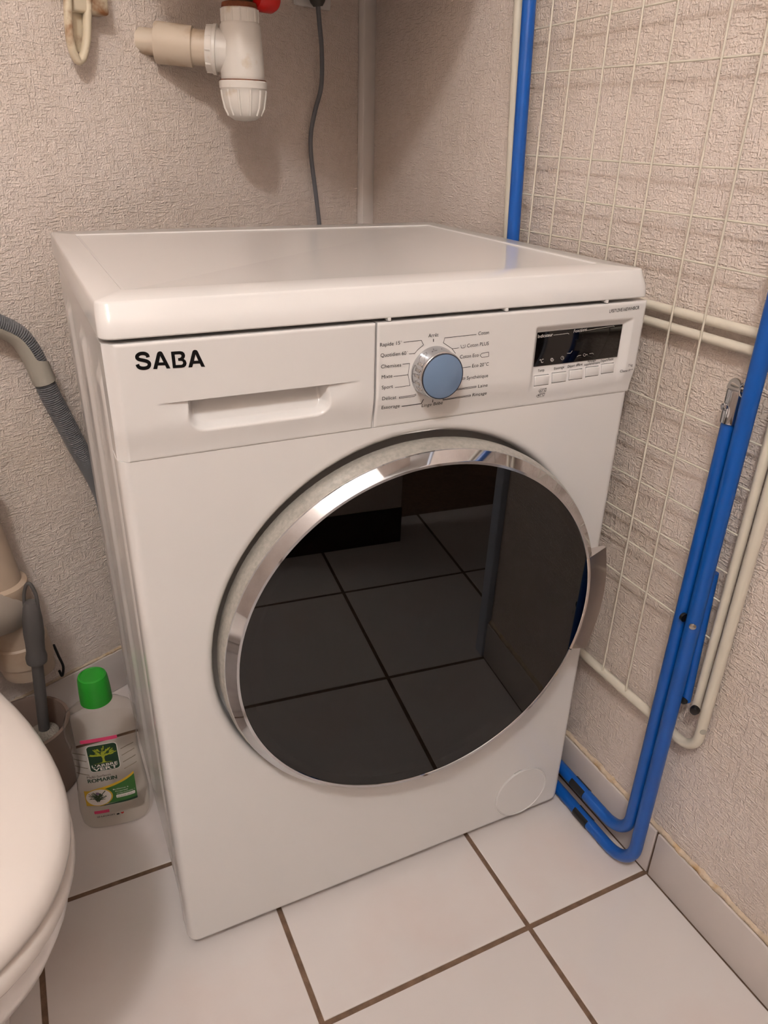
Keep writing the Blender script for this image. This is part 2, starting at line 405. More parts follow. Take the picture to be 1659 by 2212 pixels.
skirting('baseboard_right', (XR, yc-.003), (XR, YD), [yc-(TY+k*PITCH_T) for k in range(4, -2, -1)])
skirting('baseboard_back', (XL+.01, wy(XL+.01)), (XR-.01, wy(XR-.01)), [(.0115+.006-XL)/T.x + k*.30 for k in range(-4, 3)])
skirting('baseboard_left', (XL, YF+.01), (XL, wy(XL)-.01), [.3, .6, .9])

# ceiling lamp
lamp = thing('ceiling_lamp_offscreen', 'round white glass globe lamp hanging from the ceiling', 'lamp', (LAMP.x, LAMP.y, HGT))
lathe('base_plate', [(.085, HGT-.0005), (.085, HGT-.02), (.075, HGT-.03)], WHITEP, lamp, frame=(Vector((LAMP.x, LAMP.y, 0)), Vector((1, 0, 0)), Vector((0, 1, 0)), Vector((0, 0, 1))))
LM = mat('lamp_glow', (255, 240, 225), .5, emit=(LAMP_COL, LAMP_POWER))
lf = (Vector((LAMP.x, LAMP.y, 0)), Vector((1, 0, 0)), Vector((0, 1, 0)), Vector((0, 0, 1)))
lathe('stem', [(.012, HGT-.03), (.012, LAMP.z+.069)], WHITEP, lamp, n=16, frame=lf)
lathe('globe_offscreen', [(.001, LAMP.z-.0725)]+[(.0725*math.sin(a), LAMP.z-.0725*math.cos(a)) for a in [math.pi*k/20 for k in range(1, 19)]]+[(.015, LAMP.z+.0712)], LM, lamp, n=32, frame=lf)

# ------------------------------------------------------------------ washing machine
W, D, ZL, ZT = .597, .518, .8145, .845
wm = thing('washing_machine', 'white front-loading washing machine with smoked glass door standing on the tiles', 'washing machine', (W/2, D/2, 0))
# cabinet with three pressed ribs on each side
def rib(y, z):
    a = 0
    for c in (.075, .235, .400):
        a = max(a, sstep(.030, .016, abs(y-c)))
    return a*sstep(.075, .09, z)*sstep(.775, .760, z)
def side(sx):
    ys = [.028+(.514-.028)*i/122 for i in range(123)]; zs = [.014, .06, .075, .08, .085, .09, .1, .3, .5, .7, .755, .76, .765, .77, .775, .78, .812]
    v = [(Vector((.004-rib(y, z)*.0045, y, z)) if sx < 0 else Vector((W-.004+rib(y, z)*.0045, y, z))) for z in zs for y in ys]
    n = len(ys); f = [(j*n+i, j*n+i+1, (j+1)*n+i+1, (j+1)*n+i) for j in range(len(zs)-1) for i in range(n-1)]
    return v, f
bx = ([Vector(p) for p in [(.004, .028, .014), (W-.004, .028, .014), (W-.004, .514, .014), (.004, .514, .014), (.004, .028, .812), (W-.004, .028, .812), (W-.004, .514, .812), (.004, .514, .812)]],
      [(0, 1, 2, 3), (3, 2, 6, 7), (4, 5, 6, 7)])
join_parts('cabinet', [side(-1), side(1), bx], SIDE, wm, 60)
for x in (.05, W-.05):
    for y in (.06, D-.06): lathe('foot', [(.018, .0005), (.02, .004), (.016, .015)], BLACK, wm, n=16, frame=(Vector((x, y, 0)), Vector((1, 0, 0)), Vector((0, 1, 0)), Vector((0, 0, 1))))
# door frame of reference (door stands very slightly ajar)
DC = Vector((.3115, -.039, .4436)); DY = Vector((.0521, 1, .0178)).normalized(); DX = Vector((DY.y, -DY.x, 0)).normalized(); DZ = DX.cross(DY)
DF = (DC, DX, DZ, DY)                          # lathe frame: angle 0 = right, axis into the machine
HC = Vector((.3115, 0, .4436))
# front panel with the round door recess
def ring_rect(ins, y, r):
    zt = .7034; out = []
    for x, z in rrect(0+ins, W-ins, .012+ins, zt+r, r, 8, 24, 24):
        if z > zt-1e-6: x = ins if x < ins+r+1e-5 else (W-ins if x > W-ins-r-1e-5 else x)
        out.append(Vector((x, y, min(z, zt-ins*.04))))
    return out
base = ring_rect(.010, 0, .006); angs = [math.atan2(p.z-HC.z, p.x-HC.x) for p in base]
def ring_circ(r, y): return [Vector((HC.x+r*math.cos(a), y, HC.z+r*math.sin(a))) for a in angs]
rings = [ring_rect(0, .034, .014), ring_rect(0, .0125, .014), ring_rect(.0012, .007, .013), ring_rect(.004, .0025, .011), ring_rect(.007, .0006, .009), base, ring_rect(.0108, 0, .0058), ring_circ(.2545, 0), ring_circ(.2535, 0), ring_circ(.2495, .0006), ring_circ(.2465, .0028), ring_circ(.2447, .0065), ring_circ(.2440, .012), ring_circ(.2425, .030), ring_circ(.238, .034), ring_circ(.19, .036)]
fp = join_parts('front_panel', [G_loft(rings, False, False)], WHITE, wm, 40)
lathe('door_seal', [(.191, .0355), (.182, .030), (.172, .034), (.166, .05), (.165, .075), (.21, .08)], mat('grey_rubber', (70, 68, 68), .6), wm, n=64, frame=(HC, Vector((1, 0, 0)), Vector((0, 0, 1)), Vector((0, 1, 0))), c0=False, c1=False)
DRUM = mat('drum_steel', (150, 146, 142), .3, metal=1.0, noise=(150, .25))
lathe('drum', [(.165, .076), (.225, .082), (.235, .10), (.235, .40), (.22, .415), (.03, .425)], DRUM, wm, n=48, frame=(HC, Vector((1, 0, 0)), Vector((0, 0, 1)), Vector((0, 1, 0))), c0=False)
for k in range(3):
    a = math.radians(25+120*k); c = HC+Vector((math.cos(a)*.215, .25, math.sin(a)*.215)); tg = Vector((-math.sin(a), 0, math.cos(a))); nr = Vector((math.cos(a), 0, math.sin(a)))
    Mp = Matrix((( tg.x, 0, nr.x, c.x), (tg.y, 1, nr.y, c.y), (tg.z, 0, nr.z, c.z), (0, 0, 0, 1)))
    box('drum_paddle', -.02, .02, -.12, .12, -.03, .018, STEEL, wm, bev=.012, seg=3, M=Mp)
# fascia: drawer front and control panel
FY = -.006
def prof(z): return FY + .0048*sstep(.738, .704, z)
def fascia(name, x0, x1, z0, z1, extra, nx, nz, m, lr, rr):
    def fn(u, t):
        z = z0+(z1-z0)*t; cr = .0002; dz = z-z0
        xa = x0+(cr-math.sqrt(max(0, cr*cr-(cr-dz)**2)) if (lr > .005 and dz < cr) else 0); x = xa+(x1-xa)*u; y = prof(z)+extra(x, z)
        e = 0
        if lr: e = max(e, sstep(lr, 0, x-xa)*lr*.75)
        if rr: e = max(e, sstep(rr, 0, x1-x)*rr*.75)
        e = max(e, sstep(.0016, 0, z1-z)*.0012, sstep(.0014, 0, z-z0)*.0008)
        return Vector((x, y+e, z))
    v, f = G_grid(nx, nz, fn); n = nx+1
    loop = [i for i in range(n)]+[j*n+nx for j in range(1, nz+1)]+[nz*n+i for i in range(nx-1, -1, -1)]+[j*n for j in range(nz-1, 0, -1)]
    L = len(loop); k = len(v); v += [v[i].copy() for i in loop]; k2 = len(v); v += [Vector((v[i].x, .034, v[i].z)) for i in loop]
    f += [(k+(i+1) % L, k+i, k2+i, k2+(i+1) % L) for i in range(L)]
    return join_parts(name, [(v, f)], m, wm, 48)
PX0, PX1, PZ0, PZ1 = .0665, .2035, .7265, .7565
def pocket(x, z):
    xe = min(x-PX0, PX1-x); ze = z-PZ0; d = 0
    if z < PZ1:
        if xe > -.004 and ze > -.001:
            cr = .016; cx = max(0, cr-xe); cz = max(0, cr*.8-ze); rr = math.hypot(cx/cr, cz/(cr*.8)) if (cx > 0 and cz > 0) else max(cx/cr, cz/(cr*.8))
            d = .019*sstep(1.12, .55, rr)*(.45+.55*sstep(PZ0, PZ1-.006, z))
        lo = sstep(.034, PX0, x)*sstep(.239, PX1, x); d = max(d, .0026*lo*sstep(PZ1-.018, PZ1, z))
    return d
dr = fascia('detergent_drawer', .0003, .2515, .7035, .8118, pocket, 250, 108, WHITE, .011, .0012)
BX0, BX1, BZ1 = .4425, .5785, .7935
def bezel(x, z):
    if x < BX0 or x > BX1 or z > BZ1: return 0
    return .0058*min(1, (x-BX0)/.0065, (BX1-x)/.0090, (BZ1-z)/.0070)*sstep(.716, .745, z) if z > .716 else 0
cp = fascia('control_panel', .2537, W-.0003, .7035, .8118, bezel, 220, 72, WHITE, .0012, .0045)
box('panel_strip', .012, W-.012, .0016, .03, .69, .718, WHITE, wm)
def cut(o, c, ux, uz, hx, hz):
    """cut a real rectangular slot (centre c, half sizes hx, hz along ux, uz) through a front-facing sheet"""
    bm = bmesh.new(); bm.from_mesh(o.data); R = math.hypot(hx, hz)+.002
    def near(f):
        q = [(v.co-c) for v in f.verts]; xs = [p.dot(ux) for p in q]; zs = [p.dot(uz) for p in q]
        return min(xs) < hx+1e-5 and max(xs) > -hx-1e-5 and min(zs) < hz+1e-5 and max(zs) > -hz-1e-5 and max(p.y for p in q) < .008 and abs(f.normal.y) > .5
    for d, h in ((ux, hx), (ux, -hx), (uz, hz), (uz, -hz)):
        bm.normal_update(); fs = [f for f in bm.faces if near(f)]; es = list({e for f in fs for e in f.edges}); vs = list({v for f in fs for v in f.verts})
        bmesh.ops.bisect_plane(bm, geom=fs+es+vs, plane_co=c+d*h, plane_no=d)
    dead = []
    for f in bm.faces:
        p = f.calc_center_median()-c
        if abs(p.dot(ux)) < hx and abs(p.dot(uz)) < hz and abs(p.y) < .01: dead.append(f)
    bmesh.ops.delete(bm, geom=dead, context='FACES'); bm.to_mesh(o.data); bm.free(); o.data.update()
# printed texts and lines, set out on the fascia plane
def fxy(px, py): p = on_y(px, py, FY); return p.x, p.z
def fmap(x, z): return Vector((x, prof(z)+(bezel(x, z) if x > .2537 else 0)-.00025, z))
def zc(ox, oy, s): return lambda q: fxy(ox+q[0]/s, oy+q[1]/s)
A4 = zc(790, 640, 5.184); A5 = zc(1080, 620, 4.74)
def put(s, l, r, cv, h, m=INK, par=None, fn=fmap, bold=.0, shear=0.0):
    x0, z0 = cv(l); x1, z1 = cv(r); decal('lettering', [fit(text2d(s, bold, shear), x0, x1, z0, h, (z1-z0)/(x1-x0))], fn, m, par)
for s, l, r in [('Rapide 15´', (158, 565), (402, 538)), ('Quotidien 60´', (165, 682), (468, 652)), ('Chemises', (170, 808), (395, 785)), ('Mixte', (177, 925), (297, 908)), ('Sport', (178, 1042), (303, 1025)),
                ('Délicat', (183, 1165), (342, 1148)), ('Essorage', (183, 1270), (388, 1248)), ('Arrêt', (700, 460), (812, 448)), ('Coton', (1258, 435), (1378, 422)), ('Coton PLUS', (1133, 572), (1375, 545)),
                ('Coton Eco', (1053, 697), (1262, 675)), ('Eco 20°C', (1190, 797), (1375, 775)), ('Synthétique', (1130, 933), (1368, 903)), ('Laine', (1258, 1025), (1363, 1010)), ('Rinçage', (1200, 1125), (1360, 1103)), ('Linge Bébé', (638, 1250), (873, 1215))]:
    put(s, l, r, A4, .0037, par=cp)
ln = [[(425, 515), (622, 493), (647, 545)], [(485, 645), (547, 640), (580, 600), (640, 550)], [(413, 760), (490, 750), (473, 878), (495, 998), (328, 1022)], [(313, 897), (473, 878)],
      [(375, 1130), (535, 1105), (560, 1095)], [(375, 1143), (545, 1120), (563, 1103)], [(375, 1130), (375, 1143)], [(1237, 427), (885, 465), (868, 520), (965, 585), (1005, 640)], [(970, 587), (1040, 578)],
      [(1080, 800), (1173, 788)], [(1070, 918), (1110, 912), (1110, 925), (1070, 932)], [(1018, 1040), (1235, 1005), (1235, 1020), (1005, 1052)], [(868, 1140), (880, 1160), (1180, 1108), (1180, 1122), (875, 1168), (865, 1150)],
      [(1278, 660), (1300, 638), (1376, 625), (1376, 672), (1300, 685), (1278, 660)], [(1065, 545), (1068, 572), (1075, 580), (1100, 577), (1110, 570), (1112, 540)], [(1090, 545), (1090, 560)]]
decal('programme_lines', [stroke2d([A4(q) for q in L], .00045) for L in ln]+[stroke2d([A4(q) for q in L], .0008) for L in ([(413, 1238), (630, 1207), (650, 1157)], [(757, 480), (757, 507)], [(757, 1163), (757, 1190)])], fmap, INK, cp)
put('LFS712VE16EWHBCR', (1117, 265), (1423, 225), A5, .0037, par=cp, bold=.006, shear=.05)
for s, l, r in [('Temp.', (417, 885), (487, 873)), ('Essorage', (583, 862), (687, 843)), ('Départ différé', (723, 840), (875, 815)), ('Rinçage', (930, 785), (1013, 772)), ('supplémentaire', (893, 820), (1053, 795)), ('Départ/Pause', (1063, 783), (1193, 757)),
                ('7 kg', (1312, 815), (1355, 808)), ('Classe A++', (1240, 880), (1360, 855)), ('60°C', (418, 1085), (485, 1072)), ('40°C', (405, 1135), (470, 1120))]:
    put(s, l, r, A5, .0030, par=cp, bold=.004)
decal('temperature_tags', [stroke2d([A5(q) for q in L], .0003) for L in ([(408, 1072), (425, 1052), (490, 1040), (485, 1075), (425, 1092), (408, 1072)], [(393, 1125), (415, 1105), (478, 1093), (468, 1128), (408, 1142), (393, 1125)])], fmap, INK, cp)
for L in ([(525, 905), (378, 928), (378, 1022), (525, 997)], [(703, 875), (560, 900), (562, 990), (705, 965)], [(873, 847), (737, 870), (740, 960), (873, 935)], [(1040, 818), (908, 840), (908, 927), (1035, 905)], [(1197, 787), (1070, 808), (1070, 897), (1195, 870)]):
    q = [A5(p) for p in L]; xa, xb = q[1][0], q[0][0]; za, zb = (q[2][1]+q[3][1])/2, (q[0][1]+q[1][1])/2
    yb = prof((za+zb)/2)+bezel((xa+xb)/2, (za+zb)/2)
    b = box('button', xa, xb, yb-.0011, yb+.002, za, zb, WHITEP, cp, bev=.0005)
    UX, UZ, sw = Vector((1, 0, 0)), Vector((0, 0, 1)), .00028              # spring buttons: slots cut along three sides
    cut(cp, Vector((xa-sw, yb, (za+zb)/2)), UX, UZ, sw, (zb-za)/2+2*sw); cut(cp, Vector(((xa+xb)/2, yb, zb+sw)), UX, UZ, (xb-xa)/2, sw); cut(cp, Vector(((xa+xb)/2, yb, za-sw)), UX, UZ, (xb-xa)/2, sw)
# display
dy = FY+.0050
dq = [on_y(px, py, dy) for px, py in [(1156, 723), (1343, 697), (1338, 766), (1153, 798)]]
dx0, dx1, dz0, dz1 = (dq[0].x+dq[3].x)/2, (dq[1].x+dq[2].x)/2, (dq[2].z+dq[3].z)/2, (dq[0].z+dq[1].z)/2
disp = box('display', dx0, dx1, dy, dy+.006, dz0, dz1, BLACKGLOSS, cp, bev=.0006)
def dmap(x, z): return Vector((x, dy-.00015, z))
def put_d(s, l, r, h): 
    x0, z0 = A5(l); x1, z1 = A5(r); decal('lettering', [fit(text2d(s, .008), x0, x1, z0, h, (z1-z0)/(x1-x0))], dmap, WINK, disp)
for s, l, r, h in [('Indicateur', (415, 533), (568, 512), .0036), ('Fonctions', (783, 478), (918, 458), .0036), ('°C', (430, 793), (470, 785), .0044)]: put_d(s, l, r, h)
def pc(cx, cy, r, n=14): return [A5((cx+r*math.cos(2*math.pi*k/n), cy+r*1.15*math.sin(2*math.pi*k/n))) for k in range(n+1)]
spir = [A5((560+ (18-13*k/30)*math.cos(k*.62), 755+(21-15*k/30)*math.sin(k*.62))) for k in range(31)]
for L in ([A5(q) for q in [(577, 503), (725, 484), (735, 491)]], [A5(q) for q in [(905, 458), (970, 445), (1195, 408), (1200, 416)]], spir, pc(667, 738, 16),
    [A5((667, 728)), A5((667, 740)), A5((678, 738))], [A5(q) for q in [(715, 690), (750, 688), (768, 665)]], [A5(q) for q in [(817, 725), (830, 715), (857, 710)]], pc(893, 706, 12), [A5((905, 705)), A5((922, 699)), A5((920, 708))], [A5(q) for q in [(945, 693), (978, 688), (987, 698)]]): decal('display_mark', [stroke2d(L, .0004)], dmap, WINK, disp)
# brand lettering on the drawer
SB = zc(280, 740, 9.217)
def dmap2(x, z): return Vector((x, prof(z)-.0003, z))
lb = [SB(q) for q in [(820, 180), (1000, 168), (1050, 178), (1085, 205), (1103, 250), (1098, 290), (1075, 325), (1115, 355), (1135, 410), (1122, 455), (1085, 488), (1030, 500), (860, 508)]]
li = [SB(q) for q in [(895, 237), (1000, 232), (1025, 245), (1030, 265), (1022, 288), (1000, 303), (960, 310), (968, 363), (1030, 362), (1055, 375), (1064, 402), (1052, 428), (1030, 440), (920, 445)]]
def sloop(L): return [SB(q) for q in L]
a1 = [sloop([(468, 527), (545, 215), (558, 190), (580, 176), (605, 172), (632, 178), (650, 195), (662, 215), (812, 512), (735, 515), (705, 450), (562, 455), (548, 525)]), sloop([(607, 265), (672, 392), (582, 396)])]
a2 = [sloop([(1168, 493), (1248, 180), (1260, 158), (1280, 146), (1305, 143), (1332, 150), (1350, 166), (1360, 185), (1500, 478), (1425, 480), (1395, 415), (1265, 422), (1245, 490)]), sloop([(1310, 235), (1365, 358), (1280, 362)])]
sp_ = [p.to_2d() for p in spline([SB(q)+(0,) for q in [(366, 292), (352, 250), (318, 225), (270, 214), (205, 222), (160, 250), (145, 285), (160, 318), (200, 338), (270, 352), (340, 370), (383, 400), (393, 438), (375, 480), (330, 503), (275, 510), (215, 502), (172, 475), (152, 432)]], 5)]
for shp in (ribbon2d([tuple(q) for q in sp_], .0031), curve2d(a1), curve2d([lb, li]), curve2d(a2)): decal('brand_letter', [shp], dmap2, INK, dr)
# programme knob
KC = Vector((.3185, 0, .7575)); KF = (KC, Vector((1, 0, 0)), Vector((0, 0, 1)), Vector((0, 1, 0)))
kn = lathe('programme_knob', [(.0266, FY-.0002), (.0266, FY-.002), (.0258, FY-.004), (.0250, FY-.0165), (.0242, FY-.0182), (.0236, FY-.0186)], CHROME, cp, n=64, frame=KF)
lathe('knob_rim', [(.0237, FY-.0184), (.0237, FY-.0192), (.0228, FY-.0196), (.0226, FY-.0190)], mat('dark_rim', (48, 48, 56), .3), kn, n=64, frame=KF)
lathe('knob_face', [(.0229, FY-.0186), (.0229, FY-.0193), (.0222, FY-.0197)], KNOBBLUE, kn, n=64, frame=KF)
for a in (150, 165, 178, 195, 210): 
    t = math.radians(a); c = KC+Vector((math.cos(t)*.0256, FY-.010, math.sin(t)*.0256)); nr = Vector((math.cos(t), 0, math.sin(t))); tg = Vector((-math.sin(t), 0, math.cos(t)))
    Mk = Matrix(((tg.x, 0, nr.x, c.x), (0, 1, 0, c.y), (tg.z, 0, nr.z, c.z), (0, 0, 0, 1)))
    box('grip_rib', -.0016, .0016, -.005, .004, -.0012, .0003, STEEL, kn, bev=.0003, seg=1, M=Mk)
# worktop lid
def lring(x0, x1, y0, y1, r, z): return [Vector((x, y, z)) for x, y in rrect(x0, x1, y0, y1, r, 6)]
def li_(i, z, r, fi=None):
    fi = i if fi is None else fi
    return lring(-.001+i, W+.001-i, -.0045+fi, D-i, r, z)
lr_ = [li_(.004, .8150, .010), li_(.0008, .8156, .012), li_(0, .8168, .012), li_(.0001, .822, .012, .0006), li_(.0003, .827, .012, .0018), li_(.0005, .831, .012, .0036), li_(.0008, .835, .012, .0060), li_(.0012, .839, .012, .0085), li_(.0017, .8427, .011, .0106), li_(.0026, .8444, .010, .0117), li_(.0036, .845, .009, .0128),
       lring(.0290, .5685, .0565, .4765, .004, .845), lring(.0305, .5670, .0580, .4750, .003, .8437), lring(.0330, .5645, .0605, .4725, .002, .8435)]
lid = join_parts('worktop', [G_loft(lr_)], WHITE, wm, 32)
for px, py in ((840, 700), (1093, 678), (1310, 653)):
    p = on_y(px, py, -.003); box('lid_clip', p.x-.0016, p.x+.0016, -.0048, .004, .8125, .8160, WHITEP, wm, bev=.0005)
# door: frame, chrome ring, smoked pane, inner bowl, handle
dm = lathe('door', [(.2360, .0100), (.2384, .0112), (.2400, .015), (.2414, .020), (.2418, .028), (.2405, .038), (.232, .042), (.19, .043)], SATIN, wm, n=128, frame=DF, c0=False, c1=False)
ha0, ha1 = math.radians(-18.6), math.radians(17.2)
def arc_lathe(name, pr, m, par, a0, a1, n, caps=True):
    v, f = G_lathe(pr, n, DF, False, False, a0, a1); c = n+1
    if caps: f = f+[tuple(i*c for i in range(len(pr))), tuple(i*c+n for i in range(len(pr)-1, -1, -1))]
    return join_parts(name, [(v, f)], m, par, 14)
rp = [(.2236, .004), (.2238, .0004), (.2242, -.0006), (.2272, -.0010), (.2280, 0), (.2374, .0088), (.2379, .0100), (.2366, .014), (.2236, .014)]
arc_lathe('chrome_ring', rp, CHROME, dm, ha1+.004, ha0-.004+2*math.pi, 160)
hp = [(.2240, .012), (.2242, .001), (.2250, .0), (.2275, -.0002), (.2285, .0004), (.2556, .0044), (.2564, .0058), (.2552, .0095), (.2400, .0150), (.2240, .0150)]
arc_lathe('handle', hp, mat('satin_chrome', (214, 206, 200), .16, metal=.95, noise=(30, .05)), dm, ha0, ha1, 32)
lathe('pane_border', [(.2239, .0012), (.2122, .0010), (.2122, .0030), (.2239, .004)], BLACKGLOSS, dm, n=96, frame=DF, c0=False, c1=False)
lathe('pane', [(.2238, .0004), (.2238, .0034)], GLASS, dm, n=96, frame=DF)
lathe('inner_bowl', [(.190, .042), (.172, .050), (.160, .075), (.150, .115), (.12, .135), (.06, .145), (.01, .147)], BOWLG, dm, n=64, frame=DF, c0=False, c1=False)
# drain filter cover
FC = Vector((.5190, 0, .0650)); FF = (FC, Vector((1, 0, 0)), Vector((0, 0, 1)), Vector((0, 1, 0)))
fc = lathe('filter_cover', [(.0462, .001), (.0462, -.0008), (.0456, -.0016), (.0448, -.0018), (.0440, -.0010)], WHITEP, wm, n=64, frame=FF)
join_parts('filter_groove', [G_lathe([(.0478, -.0001), (.0476, -.0007), (.0470, -.0007), (.0468, -.0001)], 72, FF, False, False, math.radians(112), math.radians(456))], WHITEP, fc, 30)
ta = math.radians(104); ur = Vector((math.cos(ta), 0, math.sin(ta))); ut = Vector((math.sin(ta), 0, -math.cos(ta))); sc = FC+ur*.0477
cut(fp, sc, ut, ur, .0066, .0011)
sq = [(-.0066, -.0011), (.0066, -.0011), (.0066, .0011), (-.0066, .0011)]
join_parts('filter_notch', [G_loft([[sc+ut*x+ur*z+Vector((0, y, 0)) for x, z in sq] for y in (0, .0009)], False, False)], WHITEP, fc, 30)

# ------------------------------------------------------------------ folded drying rack against the right wall
XA = .6145
rk = thing('drying_rack', 'folded blue and cream clothes drying rack against the wall beside the washing machine', 'drying rack', (.62, .09, 0))
yA0, yA1 = -.1525, .3165; yB0, yB1 = -.1315, .2950
tube('leg_frame', fillet([(.6175, yA0, 1.36), (XA, yA0, .0105), (XA, .2600, .0105), (.6165, .3285, 1.36)], .052, 10), .0092, BLUE, rk, 16)
tube('leg_frame', fillet([(.6205, yB0, .735), (.6165, yB0, .054), (.6165, yB1, .054), (.6205, yB1, .735)], .046, 10), .0090, BLUE, rk, 16)
for z, x, ys in ((.0105, XA, (-.060, .20)), (.054, .6165, (-.040, .19))):
    for yy in ys:
        for sx in (-1, 1):
            p = [Vector((x+.0101*math.cos(a), yy, z+.0101*math.sin(a))) for a in [math.radians((0 if sx > 0 else 180)+d) for d in (-62, -42, -20, 0, 20, 42, 62)]]
            q = [Vector((x+.0088*math.cos(a), yy, z+.0088*math.sin(a))) for a in [math.radians((0 if sx > 0 else 180)+d) for d in (62, 42, 20, 0, -20, -42, -62)]]
            r0 = p+q; r1 = [v+Vector((0, .031, 0)) for v in r0]
            join_parts('foot_pad', [G_loft([r0, r1])], BLACK, rk, 40)
# wing frames
yW0, yW1 = -.1865, .362
tube('wing_frame', fillet([(.6395, yW0-.002, 1.36), (.6360, yW0, .2665), (.6360, .300, .2665), (.6385, .392, 1.36)], .028, 8), .0068, CREAM, rk, 14)
tube('wing_frame', fillet([(.6375, -.170, .322), (.6375, -.172, 1.34), (.6375, .362, 1.34), (.6375, .290, .322)], .028, 8), .0056, CREAM, rk, 14)
for z in (.7975, .7785): tube('cross_tube', [(.6385, -.160, z), (.6385, .336, z-.001)], .0056, CREAM, rk, 12)
for y in (.286, .235, .1715, .1175, .064, -.0095, -.059): tube('wire', [(.6322, y, .268), (.6318, y+.001*math.sin(y*90), .80), (.6320, y, 1.34)], .0013, CREAM, rk, 8)
tube('wire', [(.6322, -.141, .76), (.6320, -.141, 1.34)], .0013, CREAM, rk, 8)
for z, sag in ((1.105, -.006), (1.054, .002), (.953, .002), (.902, .0), (.853, -.003), (.686, -.002), (.635, .004), (.577, -.002), (.528, .002), (.487, -.004), (.434, -.002)):
    tube('wire', [(.6350, .343, z), (.6345, .20, z-sag*.4), (.6345, .02, z-sag), (.6350, -.170, z-sag*.3)], .0012, CREAM, rk, 8)
# hinge sleeve, rod, washers, pivot and end pieces
hb = lathe('hinge_sleeve', [(.0108, .704), (.0110, .7055), (.0110, .739), (.0106, .741), (.0098, .741)], CHROME, rk, n=24, frame=(Vector((.6204, yB0, 0)), Vector((1, 0, 0)), Vector((0, 1, 0)), Vector((0, 0, 1))))
lathe('rivet', [(.0045, 0), (.0040, .0018), (.0020, .0030)], CHROME, hb, n=16, frame=axis_frame((.6100, yB0+.003, .722), (.6000, yB0+.003, .722)))
join_parts('hinge_tab', [G_loft([[Vector((.613, yB0+.009*math.cos(a), .741+.013*math.sin(a))) for a in [math.pi*k/12 for k in range(13)]], [Vector((.615, yB0+.009*math.cos(a), .741+.013*math.sin(a))) for a in [math.pi*k/12 for k in range(13)]]])], STEEL, hb, 40)
tube('hinge_rod', [(.614, yB0+.004, .747), (.617, yA0+.006, .744)], .0028, STEEL, rk, 10)
for k in range(3): tube('washer', [Vector((.612+.0012*k, yA0+.0085+.0012*k, .744))+Vector((.0068*math.cos(a)*.25, -.0068*math.cos(a)*.2, .0068*math.sin(a)))+Vector((0, .0066*math.cos(a), 0)) for a in [2*math.pi*j/16 for j in range(16)]], .0009, CHROME, rk, 6, closed=True)
tube('steel_rod', [(.6215, -.1418, .46), (.6225, -.1422, .66)], .0014, STEEL, rk, 8)
lathe('pivot_spacer', [(.0055, 0), (.0055, .0040)], BLACK, rk, n=16, frame=axis_frame((.611, yB0-.0075, .457), (.6105, yB0-.0120, .457)))
lathe('pivot_rivet', [(.0043, 0), (.0040, .0012), (.0022, .0022)], STEEL, rk, n=16, frame=axis_frame((.6085, yA0-.0055, .455), (.604, yA0-.0095, .455)))
for y, z, x in ((-.158, .337, .629), (-.1755, .333, .630)):
    lathe('end_knob', [(.0058, 0), (.0060, .003), (.0048, .007), (.002, .008)], BLACK, rk, n=16, frame=axis_frame((x, y, z), (x-.01, y-.004, z)))
tube('end_stub', [(.629, -.1595, .335), (.6325, -.1495, .52)], .0060, BLUE, rk, 12)
lathe('tube_plug', [(.0042, 0), (.0038, .0006)], GREYLT, rk, n=14, frame=axis_frame((.6325, yW0-.0060, .308), (.628, yW0-.012, .308)))

# ------------------------------------------------------------------ things behind and above the machine
# drain hose with its bent guide
hz = [wall_pt(px, py, .035) for px, py in [(-90, 690), (-40, 690), (0, 703), (40, 725), (70, 765), (92, 815), (112, 860), (140, 912), (168, 965), (200, 1020), (225, 1075), (240, 1140)]]
hp_ = spline(hz, 40); acc = [0.0]
for a, b in zip(hp_[:-1], hp_[1:]): acc.append(acc[-1]+(b-a).length)
N = int(acc[-1]/.0008); rs = []; j = 0
for i in range(N+1):
    s = acc[-1]*i/N
    while j < len(acc)-2 and acc[j+1] < s: j += 1
    rs.append(hp_[j].lerp(hp_[j+1], (s-acc[j])/max(1e-9, acc[j+1]-acc[j])))
hose = thing('drain_hose', 'grey corrugated drain hose arching over a bent guide beside the washing machine', 'hose', tuple(hz[2]))
join_parts('corrugated_tube', [G_tube(rs, [.0140+.0013*math.cos(2*math.pi*i/4) for i in range(len(rs))], 16)], GREY, hose, 80)
gi = [i for i, p in enumerate(rs)]
def nearest(P): return min(range(len(rs)), key=lambda i: (rs[i]-P).length)
i0 = 0; i1 = nearest(wall_pt(97, 825, .035)); sl = rs[i0:i1+1:4]
v, f = [], []; nA = 16; tot = len(sl)
for i, p in enumerate(sl):
    a = sl[max(0, i-1)]; b = sl[min(tot-1, i+1)]; t = (b-a).normalized(); side_ = t.cross(NW).normalized()
    if side_.z > 0: side_ = -side_                                    # points to the inner (lower) side of the bend
    full = sstep(tot-14, tot-8, i); half = math.radians(78)+(math.pi-math.radians(78))*full
    cen = side_*1.0-NW*(.05)
    cen.normalize(); oth = t.cross(cen)
    for k in range(nA+1):
        an = -half+2*half*k/nA
        for rr in (.0168, .0155): v.append(p+cen*(rr*math.cos(an))+oth*(rr*math.sin(an)))
for i in range(tot-1):
    for k in range(nA):
        A_ = (i*(nA+1)+k)*2; B_ = A_+2; C_ = A_+(nA+1)*2; E_ = C_+2
        f += [(A_, B_, E_, C_), (A_+1, C_+1, E_+1, B_+1)]
    f += [((i*(nA+1))*2, (i*(nA+1))*2+1, ((i+1)*(nA+1))*2+1, ((i+1)*(nA+1))*2), ((i*(nA+1)+nA)*2, ((i+1)*(nA+1)+nA)*2, ((i+1)*(nA+1)+nA)*2+1, (i*(nA+1)+nA)*2+1)]
join_parts('bent_guide', [(v, f)], GREYLT, hose, 50)

